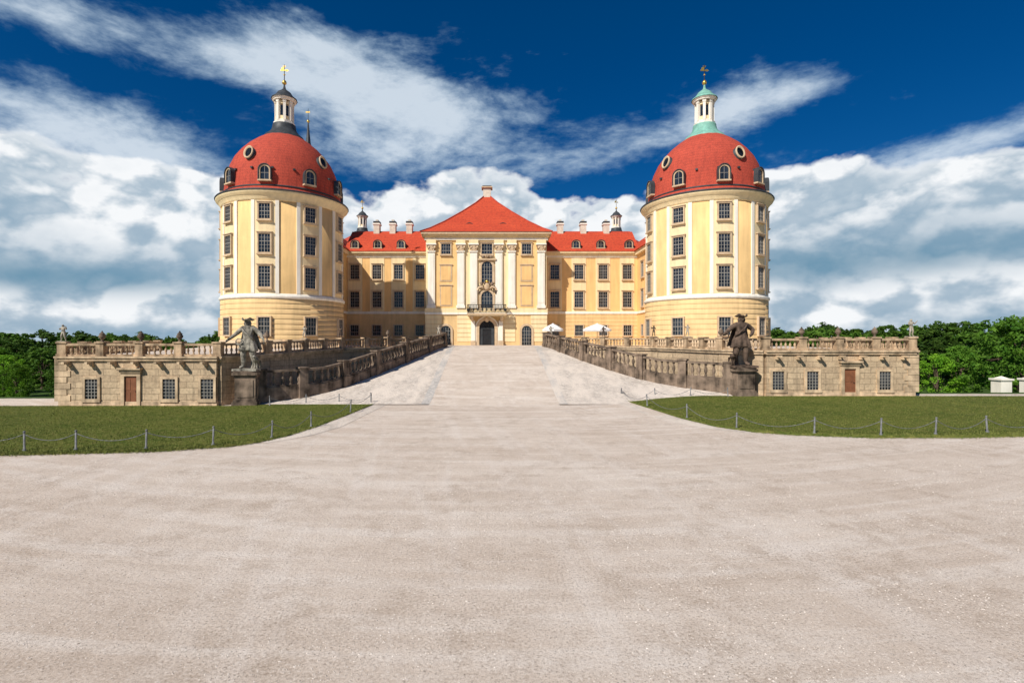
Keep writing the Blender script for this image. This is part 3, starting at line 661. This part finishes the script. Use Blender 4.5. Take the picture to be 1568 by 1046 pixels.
# ---------------------------------------------------------------- statues
def figure_mesh(H,mat,mirror,pose='hunter',small=False):
    V=[];E=[];Rr=[]
    def j(p,r,par=None):
        V.append(Vector((p[0]*(-1 if mirror else 1),p[1],p[2]))); Rr.append(r*(1.22 if r>.02 and not small else 1))
        if par is not None: E.append((par,len(V)-1))
        return len(V)-1
    pel=j((.01,0,.53),.075); sp=j((0,.0,.63),.068,pel); ch=j((-.005,-.01,.73),.088,sp); nk=j((-.005,-.01,.83),.036,ch); hd=j((-.01,-.02,.885),.04,nk); ht=j((-.01,-.02,.93),.036,hd)
    for s,kn,an,to in ((-1,(-.075,-.05,.285),(-.085,-.02,.06),(-.12,-.10,.02)),(1,(.09,-.02,.28),(.11,.05,.06),(.16,-.02,.02))):
        hp=j((s*.055,0,.49),.062,pel); k=j(kn,.046,hp); c=j(tuple((Vector(kn)*.6+Vector(an)*.4)+Vector((0,.015,0))),.042,k); a=j(an,.027,c); j(to,.026,a)
    def arm(s,el,wr,hn):
        sh=j((s*.105,0,.79),.045,ch); e=j(el,.036,sh); w=j(wr,.025,e); h=j(hn,.026,w)
        d=(Vector(hn)-Vector(wr)).normalized()
        for q in range(4):
            o=Vector((0,.0,(q-1.5)*.013)); f=j(tuple(Vector(hn)+d*.03+o),.0075,h); j(tuple(Vector(hn)+d*(.05+.006*(q in(1,2)))+o+Vector((0,-.018,-.012))),.006,f)
        j(tuple(Vector(hn)+Vector((0,-.03,.02))),.008,h)
    if pose=='hunter':
        arm(-1,(-.20,-.03,.695),(-.29,-.09,.60),(-.325,-.11,.57)); arm(1,(.23,.03,.67),(.30,-.06,.60),(.33,-.09,.58))
    elif pose=='horn':
        arm(-1,(-.24,.02,.69),(-.15,-.12,.60),(-.12,-.14,.585)); arm(1,(.24,.0,.68),(.33,-.06,.60),(.36,-.08,.60))
    else:
        arm(-1,(-.17,-.03,.66),(-.12,-.13,.70),(-.09,-.15,.72)); arm(1,(.19,.0,.68),(.22,-.08,.80),(.23,-.10,.83))
    me=bpy.data.meshes.new('tmp'); me.from_pydata([v*H for v in V],E,[]); o=bpy.data.objects.new('tmp',me); sc.collection.objects.link(o)
    md=o.modifiers.new('s','SKIN'); md.use_smooth_shade=True
    for i,r in enumerate(Rr): me.skin_vertices[0].data[i].radius=(r*H,r*H)
    me.skin_vertices[0].data[0].use_root=True
    o.modifiers.new('u','SUBSURF').levels=1 if small else 2
    dg=bpy.context.evaluated_depsgraph_get(); dg.update(); em=o.evaluated_get(dg).to_mesh()
    vv=[tuple(v.co) for v in em.vertices]; ff=[tuple(p.vertices) for p in em.polygons]
    o.evaluated_get(dg).to_mesh_clear(); bpy.data.objects.remove(o)
    mb=MB(); mb.add(vv,ff,mat,smooth=True)
    mx=-1 if mirror else 1
    S=lambda *a: (a[0]*H*mx,a[1]*H,a[2]*H)
    mb.sphere(S(-.01,-.025,.905),.047*H,.055*H,.062*H,mat,12,9); mb.sphere(S(-.01,-.083,.90),.009*H,.016*H,.015*H,mat,6,5)
    mb.sphere(S(-.01,-.066,.875),.02*H,.014*H,.008*H,mat,6,5)
    for s in (-1,1):
        mb.sphere(S(-.01+s*.02,-.075,.912),.009*H,.006*H,.006*H,mat,6,4); mb.sphere(S(-.01+s*.048,-.02,.905),.008*H,.014*H,.018*H,mat,6,5)
        mb.sphere(S(-.01+s*.045,.0,.88),.025*H,.04*H,.05*H,mat,8,6)
    if pose!='putto':
        seg=40;vs=[];fs=[];pr=[(.095,.66),(.10,.60),(.13,.53),(.155,.46),(.168,.39),(.175,.36),(.165,.352)]
        for i in range(seg):
            a=2*math.pi*i/seg
            for k,(r,z) in enumerate(pr):
                fold=1+.12*min(1,k/4)*math.sin(a*9+1)+.06*math.sin(a*4); bk=1+.25*max(0,math.cos(a))*k/6
                opening=1-.35*max(0,math.cos(a+math.pi)**9)*(k/6) if math.cos(a)<0 else 1
                vs.append((r*math.sin(a)*H*fold,r*math.cos(a)*H*.8*fold*bk*opening,(z+.012*math.sin(a*5)*k/6)*H))
        n=len(pr)
        for i in range(seg):
            for k in range(n-1): fs.append((i*n+k,((i+1)%seg)*n+k,((i+1)%seg)*n+k+1,i*n+k+1))
        mb.add(vs,fs,mat,smooth=True)
        vs=[];fs=[];nn=16
        for i in range(nn+1):
            t=-1+2*i/nn
            for k in range(9):
                u=k/8; r=.12+.09*u; x=r*t*1.05; y=.05+.05*u+(1-t*t)*.05+.018*math.sin(t*14)*u; z=.80-.40*u-.03*abs(t)
                vs.append((x*H*mx,y*H,z*H))
        for i in range(nn):
            for k in range(8): fs.append((i*9+k,(i+1)*9+k,(i+1)*9+k+1,i*9+k+1))
        mb.add(vs,fs,mat,smooth=True)
        vs=[];fs=[];seg=36;pr=[(.0,.975),(.035,.972),(.05,.955),(.052,.938),(.085,.938),(.108,.95),(.111,.945),(.08,.93),(.045,.93)]
        for i in range(seg):
            a=2*math.pi*i/seg; c3=math.cos(3*a)
            for k,(r,z) in enumerate(pr):
                out=4<=k<=7; rr=r*(1+.22*c3 if out else 1); zz=z+(.022*(1-c3) if out and r>.08 else 0)
                vs.append(((-.01+rr*math.sin(a))*H*mx,(-.02-rr*math.cos(a))*H,zz*H))
        n=len(pr)
        for i in range(seg):
            for k in range(n-1): fs.append((i*n+k,((i+1)%seg)*n+k,((i+1)%seg)*n+k+1,i*n+k+1))
        mb.add(vs,fs,mat,smooth=True)
        mb.tube([S(.07,.10,.0),S(.06,.11,.15),S(.05,.10,.36)],[.075*H,.055*H,.05*H],8,mat)
        mb.tube([S(-.10,-.05,.80),S(-.02,-.12,.72),S(.08,-.10,.62),S(.12,-.03,.56)],.014*H,6,mat)
        if pose=='horn':
            pts=[S(.33+.055*math.cos(t),-.09,.58+.055*math.sin(t)) for t in [k*.45 for k in range(13)]]; mb.tube(pts,[(.007+.0012*k)*H for k in range(13)],7,mat)
        else:
            pts=[S(-.12+.06*math.cos(t),-.12,.53+.06*math.sin(t)) for t in [k*.5 for k in range(13)]]; mb.tube(pts,[(.007+.001*k)*H for k in range(13)],7,mat)
            mb.tube([S(.30,-.08,.62),S(.34,-.10,.55),S(.36,-.11,.47)],[.012*H,.01*H,.006*H],6,mat)
        mb.tube([S(.13,.07,.16),S(.17,-.0,.17),S(.18,-.07,.19),S(.18,-.12,.225)],[.035*H,.045*H,.045*H,.03*H],8,mat)
        mb.tube([S(.18,-.11,.23),S(.18,-.15,.245),S(.18,-.19,.235)],[.03*H,.028*H,.014*H],8,mat)
        for dx,dy in ((-.02,.06),(.03,.06),(-.01,-.07),(.03,-.07)): mb.tube([S(.165+dx,dy,.16),S(.17+dx,dy+.015,.08),S(.17+dx,dy,.005)],[.022*H,.014*H,.012*H],6,mat)
    mb.box(-.22*H,.24*H,-.2*H,.18*H,-.03*H,.012*H,mat)
    return mb
def pedestal(mb,w,h,mat,M):
    s=w/2
    for a,b_,e in ((-.5,.28,.16),(.28,.42,.08),(h-.42,h-.30,.05),(h-.30,h-.12,.16),(h-.12,h,.08)): mb.box(-s-e,s+e,-s-e,s+e,a,b_-.003,mat,M)
    mb.box(-s,s,-s,s,.42,h-.423,mat,M)
    for k in range(4):
        Mk=M@RZ(90*k); mb.box(-s+.15,s-.15,-s-.04,-s,.6,h-.62,mat,Mk)
for x,y,zb,h,H,mat,mir,pose in ((-17.1,36.3,0,2.4,3.6,'greysand',False,'hunter'),(18.4,39.0,.35,2.15,3.9,'darkstat',True,'horn')):
    E=empty('hunter_statue'); mb=figure_mesh(H,mat,mir,pose); o=mb.obj('figure',E); o.location=(x,y,zb+h+.08)
    mb=MB(); pedestal(mb,1.35,h,'baldark',T((x,y,zb))@RZ(8)); mb.obj('pedestal',E)

UP=[(.13,0),(.13,.05),(.06,.1),(.08,.16),(.2,.3),(.23,.42),(.15,.5),(.19,.56),(.12,.6),(.05,.7),(.03,.76)]
def nearest(lst,x,y): return min(lst,key=lambda p:(p.x-x)**2+(p.y-y)**2)
for lst,items in ((tl,((-26.3,36),(-23.6,36),(-21,36),(-17.2,39.5),(-11,54))),(tr,((28.6,39),(25.6,39),(23,39),(18.2,42)))):
    for x,y in items:
        q=nearest(lst,x,y); mb=MB(); mb.lathe([(r*.95,z) for r,z in UP],14,'baldark',T((q.x,q.y,q.z+.99))); mb.obj('stone_urn')
for lst,x,y,H,mat in ((tl,-29.7,36,1.2,'palestat'),(tr,31.1,39,1.35,'palestat'),(tl,-14.6,49.5,1.05,'darkstat'),(tl,-6.3,59.2,1.3,'palestat'),(tr,6.4,59.2,1.3,'palestat'),(tr,15.4,50.5,1.1,'darkstat'),(tr,11.4,54.6,1.1,'darkstat'),(tr,17,46,1.1,'palestat'),(tl,-16,44,1.1,'palestat')):
    q=nearest(lst,x,y); mb=figure_mesh(H,mat,random.random()<.5,'putto',True); o=mb.obj('putto_statue'); o.location=(q.x,q.y,q.z+1.03)

for x,y,r in ((6.9,61.6,1.25),(12.1,61.5,1.7)):
    mb=MB(); C=T((x,y,GZ)); mb.lathe([(.3,0),(.3,.08),(.03,.1),(.03,2.5)],10,'muntin',C)
    mb.lathe([(r*.98,1.72),(r,1.95),(r*.5,2.35),(.08,2.62),(.02,2.7)],8,'canvas',C,False)
    for k in range(8):
        a=R(45*k); mb.tube([(x,y,GZ+2.55),(x+r*.97*math.sin(a),y-r*.97*math.cos(a),GZ+1.95)],.015,4,'muntin')
    mb.obj('patio_umbrella')
for x,y in ((9.2,61.8),(14.3,62)):
    mb=MB(); C=T((x,y,GZ)); mb.lathe([(.25,0),(.25,.04),(.03,.06),(.03,.7),(.5,.71),(.5,.75)],14,'muntin',C); mb.obj('cafe_table')

# ---------------------------------------------------------------- chain fences
def chain(name,pts,h=.72):
    mb=MB(); P=[Vector((x,y,g(x,y)+.03)) for x,y in pts]; tops=[]
    for q in P:
        lx,ly=random.gauss(0,.03),random.gauss(0,.03); tops.append(Vector((lx,ly,0)))
        mb.tube([q+Vector((0,0,-.05)),q+Vector((lx,ly,h))],[.04,.034],8,'post'); mb.sphere(q+Vector((lx,ly,h+.03)),.05,.05,.05,'post',8,6)
        mb.lathe([(.07,-.04),(.07,.05),(.035,.08)],8,'post',T(q))
    for i,(a,c) in enumerate(zip(P,P[1:])):
        a=a+tops[i]; c=c+tops[i+1]
        L=(c-a).length; sag=random.uniform(.26,.46)*min(1,L/2.5); n=max(8,int(L/.09))
        pt=[]
        for k in range(n+1):
            t=k/n; q=a.lerp(c,t)+Vector((0,0,h-.06-sag*(1-(2*t-1)**2))); pt.append(q)
        mb.tube(pt,[.020 if k%2 else .010 for k in range(n+1)],5,'post')
    mb.obj(name)
chain('chain_fence',[(-26.5,20.3),(-24,20.4),(-21.3,20.6),(-18.8,20.9),(-16.9,21.1),(-14.2,21.3),(-11.9,22.1),(-10.1,23.7),(-9.4,26.8),(-8.9,32.3),(-8.7,36.8)])
chain('chain_fence',[(-8.7,36.8),(-11,37.0),(-13.2,36.6),(-15.3,35.6)],.6)
chain('chain_fence',[(9.5,39.2),(10.1,34.5),(10.8,29.3),(12.0,25.9),(15,24.5),(17.9,24.2),(20.6,24.4),(23.4,24.8),(26.3,24.8),(29.2,24.8)])
chain('chain_fence',[(9.5,39.2),(12,39.0),(14.5,38.7),(17,38.0)],.6)

# ---------------------------------------------------------------- trees
def tree_mesh(seed,H,W,leaf,n_cl,per,ls,trunk=.22):
    r=random.Random(seed); nr=np.random.default_rng(seed); mb=MB()
    mb.tube([(0,0,-.3),(.05,0,H*.2),(r.uniform(-.2,.2),r.uniform(-.2,.2),H*.45),(r.uniform(-.3,.3),0,H*.8)],[.035*H,.026*H,.02*H,.006*H],8,'bark')
    cl=[]
    for i in range(n_cl):
        t=r.random(); z=H*(trunk+(1-trunk)*t); env=math.sin(math.pi*min(1,(t*.85+.13)))**.6
        a=r.uniform(0,6.283); rad=W*env*(r.random()**.4)*(1+.25*math.sin(a*3+seed)+.15*math.sin(a*5+z))
        cl.append((rad*math.cos(a),rad*math.sin(a),z,r.uniform(.4,1.1)*W*.22))
    for i in range(9):
        c=cl[i*3]; z0=H*r.uniform(.2,.5); mb.tube([(0,0,z0),(c[0]*.5,c[1]*.5,(z0+c[2])/2+.1),(c[0]*.9,c[1]*.9,c[2])],[.012*H,.008*H,.003*H],5,'bark')
    vs=[];fs=[]
    for c in cl:
        p=nr.normal(size=(per,3)); p/= (np.linalg.norm(p,axis=1)[:,None]+1e-6); nrm=p.copy(); p*= (nr.random((per,1))**.3)*c[3]*np.array([1.15,1.15,.8]); p+=np.array(c[:3])
        for q,nn in zip(p,nrm):
            nn=nn+nr.normal(size=3)*.5; nn/=np.linalg.norm(nn)
            a=np.cross(nn,nr.normal(size=3)); a/=np.linalg.norm(a)+1e-6; b_=np.cross(nn,a); s=ls*(.6+.8*nr.random())
            o=len(vs); vs+=[tuple(q+a*s),tuple(q+b_*s*.6),tuple(q-a*s),tuple(q-b_*s*.6)]; fs.append((o,o+1,o+2,o+3))
    mb.add(vs,fs,leaf); return mb.mesh('tree_crown')
far=[tree_mesh(10+i,10,3.4,'leaff',70,45,.26,.1) for i in range(4)]
near=[tree_mesh(30+i,10,4.2,'leafn',120,70,.17,.08) for i in range(3)]
nearm=[tree_mesh(50+i,10,4.0,'leafm',120,70,.17,.12) for i in range(2)]
E=empty('distant_tree_row')
def inst(me,x,y,z,s,name,par=None,sx=1):
    o=bpy.data.objects.new(name,me); sc.collection.objects.link(o); o.location=(x,y,z); o.scale=(s*sx,s*sx,s); o.rotation_euler=(0,0,random.uniform(0,6.28))
    if par: o.parent=par
    return o
for row,(D,hl,hr) in enumerate(((90,.72,.80),(101,.80,.90),(116,.90,1.02),(132,.96,1.14))):
    x=-175
    while x<185:
        if abs(x)>40:
            s=(hl if x<0 else hr)*random.uniform(.85,1.12); inst(random.choice(far),x,D+random.uniform(-4,4),-3.7,s,'tree_in_row',E,random.uniform(1.15,1.5))
        x+=random.uniform(3.2,4.8)
for x,y,zt,sx,k in ((-69.5,74,2.7,1.1,0),(-64,70,1.6,1.,0),(-76,80,3.6,1.2,1),(-59,71,1.6,.95,1),(57.5,68,2.8,1.1,0),(53,70,1.7,1.1,1),(61.5,69,4.0,1.0,1),(61,61,7.4,.95,1),(66.5,64,7.6,1.05,1),(49,72,1.8,1.1,0),(65.5,58,2.6,1.,0)):
    s=(zt+3.6)/10.6; inst(random.choice(nearm if k else near),x,y,-3.6,s,'deciduous_tree',None,sx)
for x in (42.2,44.6):
    mb=MB(); C=T((x,43.5,g(x,43.5))); mb.box(-.45,.45,-.45,.45,-.3,1.1,'white',C); mb.box(-.55,.55,-.55,.55,1.1,1.25,'white',C); mb.lathe([(.5,1.25),(.0001,1.45)],4,'white',C,False,R(45)); mb.obj('gate_pier')

# ---------------------------------------------------------------- world
sun_el=R(41); SA=R(40); sdir=Vector((-math.sin(SA)*math.cos(sun_el),-math.cos(SA)*math.cos(sun_el),math.sin(sun_el)))
w=bpy.data.worlds.new('World'); sc.world=w; w.use_nodes=True; nt=w.node_tree
bg=nt.nodes['Background']; bg.inputs[1].default_value=.1
sky=nt.nodes.new('ShaderNodeTexSky'); sky.sky_type='NISHITA'; sky.sun_disc=False; sky.sun_elevation=sun_el; sky.sun_rotation=math.atan2(sdir.x,sdir.y); sky.altitude=200; sky.ozone_density=3; sky.dust_density=.6
hs=nt.nodes.new('ShaderNodeHueSaturation'); nt.links.new(sky.outputs[0],hs.inputs['Color']); hs.inputs['Saturation'].default_value=1.45; hs.inputs['Value'].default_value=.6
tc=nt.nodes.new('ShaderNodeTexCoord'); sp=nt.nodes.new('ShaderNodeSeparateXYZ'); nt.links.new(tc.outputs['Generated'],sp.inputs[0])
x_,y_,z_=sp.outputs
rr=mth(nt,'SQRT',mth(nt,'ADD',mth(nt,'MULTIPLY',x_,x_),mth(nt,'MULTIPLY',y_,y_)))
A=mth(nt,'ARCTAN2',x_,y_); v=mth(nt,'DIVIDE',z_,mth(nt,'MAXIMUM',rr,.02)); v=mth(nt,'MINIMUM',mth(nt,'MAXIMUM',v,0.),3.)
base=mix(nt,1.,hs.outputs[0],mix(nt,mr(nt,v,.05,.6,0,1),(.35,.62,.95),(.03,.84,1.0)),'MULTIPLY')
def gauss(a0,v0,sa,sv,amp,sl=0.):
    da=mth(nt,'SUBTRACT',A,a0); dv=mth(nt,'SUBTRACT',mth(nt,'SUBTRACT',v,v0),mth(nt,'MULTIPLY',da,sl))
    u=mth(nt,'MULTIPLY',da,1/sa); t=mth(nt,'MULTIPLY',dv,1/sv)
    e=mth(nt,'MULTIPLY_ADD',u,u,mth(nt,'MULTIPLY',t,t))
    return mth(nt,'MULTIPLY',mth(nt,'EXPONENT',mth(nt,'MULTIPLY',e,-1.)),amp)
def total(L):
    s=L[0]
    for q in L[1:]: s=mth(nt,'ADD',s,q)
    return s
vp=mth(nt,'MULTIPLY',v,1.45)
def dens(P):
    a=noi(nt,P,4.6,6,.55,.1)
    wv=nt.nodes.new('ShaderNodeVectorMath'); wv.operation='ADD'; nt.links.new(P,wv.inputs[0])
    n=nt.nodes.new('ShaderNodeTexNoise'); nt.links.new(P,n.inputs['Vector']); n.inputs['Scale'].default_value=9; n.inputs['Detail'].default_value=3
    sc1=nt.nodes.new('ShaderNodeVectorMath'); sc1.operation='SCALE'; nt.links.new(n.outputs['Color'],sc1.inputs[0]); sc1.inputs['Scale'].default_value=.07; nt.links.new(sc1.outputs[0],wv.inputs[1])
    b1=vor(nt,wv.outputs[0],8.5,2.0,.5)
    return mth(nt,'ADD',mth(nt,'MULTIPLY',a,.62),mth(nt,'MULTIPLY',mth(nt,'SUBTRACT',1.,b1),.38))
P1=comb(nt,A,vp,2.3); P1u=comb(nt,mth(nt,'SUBTRACT',A,.02),mth(nt,'ADD',vp,.032),2.3)
nf=dens(P1); nu=dens(P1u)
topn=mth(nt,'MULTIPLY',mth(nt,'SUBTRACT',noi(nt,comb(nt,A,0.,5.),3.0,3,.5),.5),.16)
vv=mth(nt,'ADD',v,topn)
back=mr(nt,y_,-.2,.2,-.25,0.)
bias=total([mr(nt,vv,.25,.37,.10,-.36),back,gauss(-.03,.32,.20,.06,.17),gauss(.19,.30,.09,.05,-.16),gauss(.38,.29,.10,.05,.06),gauss(.66,.29,.25,.06,-.10),gauss(-.55,.25,.25,.05,.05),gauss(-.66,.24,.12,.018,-.10),gauss(.62,.10,.25,.02,-.06),gauss(-.72,.09,.2,.02,-.07)])
dt=mth(nt,'ADD',nf,bias)
d1=mr(nt,dt,.505,.56,0,1,True)
lit=mr(nt,mth(nt,'SUBTRACT',nf,nu),-.05,.06,0,1,True)
edge=mr(nt,dt,.52,.62,.75,0); lit=mth(nt,'MAXIMUM',lit,edge)
hn=mth(nt,'ADD',v,mth(nt,'MULTIPLY',mth(nt,'SUBTRACT',noi(nt,P1,2.6,4,.5),.5),.22))
tier=mth(nt,'MAXIMUM',mr(nt,hn,.11,.23,.12,1.,True),mr(nt,mth(nt,'ABSOLUTE',mth(nt,'SUBTRACT',hn,.062)),.0,.05,.95,.0,True))
lit2=mth(nt,'ADD',mth(nt,'MULTIPLY',lit,mr(nt,tier,0,1,.35,1.)),mth(nt,'MULTIPLY',tier,.20),clamp=True)
lit2=mth(nt,'ADD',lit2,mr(nt,noi(nt,P1,16,4,.6),.3,.7,-.10,.10),clamp=True)
cc=mix(nt,lit2,(2.8,4.1,5.3),(9.3,9.5,9.7))
dk=total([gauss(-.72,.095,.26,.026,.8),gauss(.60,.125,.30,.030,.8)])
cc=mix(nt,mth(nt,'MULTIPLY',dk,mr(nt,nf,.40,.60,.45,.95),clamp=True),cc,(.9,2.5,3.8))
P2=vmap(nt,comb(nt,A,v,.0),1.,1.9,1,.10)
n2=noi(nt,P2,3.6,9,.62,.25); n2c=noi(nt,P2,15,5,.65,.15)
gm=total([gauss(-.26,.49,.26,.09,.31,-.12),gauss(-.08,.42,.18,.06,.17),gauss(-.66,.31,.30,.075,.28,-.15),gauss(-.66,.48,.32,.045,.24,-.05),gauss(.40,.41,.15,.045,.21,.0),gauss(.27,.36,.26,.035,.19,.2),gauss(.72,.28,.30,.045,.26,.12),gauss(-.15,.34,.35,.05,.20)])
f2=total([mth(nt,'MULTIPLY',n2,.75),mth(nt,'MULTIPLY',n2c,.25),gm,back])
d2=mr(nt,f2,.59,.88,0,.80,True)
wc=mix(nt,d2,(4.5,6.8,8.6),(8.3,8.9,9.5))
col=mix(nt,d2,base,wc); col=mix(nt,d1,col,cc)
nt.links.new(col,bg.inputs[0])
w.cycles.sampling_method='MANUAL'; w.cycles.sample_map_resolution=512

sl=bpy.data.lights.new('sun','SUN'); sl.energy=5.0; sl.angle=R(.5); sl.color=(1,.94,.85)
so=bpy.data.objects.new('sun',sl); sc.collection.objects.link(so); so.rotation_euler=(-sdir).to_track_quat('-Z','Y').to_euler()
cd=bpy.data.cameras.new('camera'); cd.lens=18.37; cd.sensor_width=36; cd.shift_x=.0172; cd.clip_end=8000
co=bpy.data.objects.new('camera',cd); sc.collection.objects.link(co); co.location=(0,0,4.4); co.rotation_euler=(R(90),0,0); sc.camera=co
sc.view_settings.view_transform='Standard'; sc.view_settings.look='None'; sc.view_settings.exposure=0
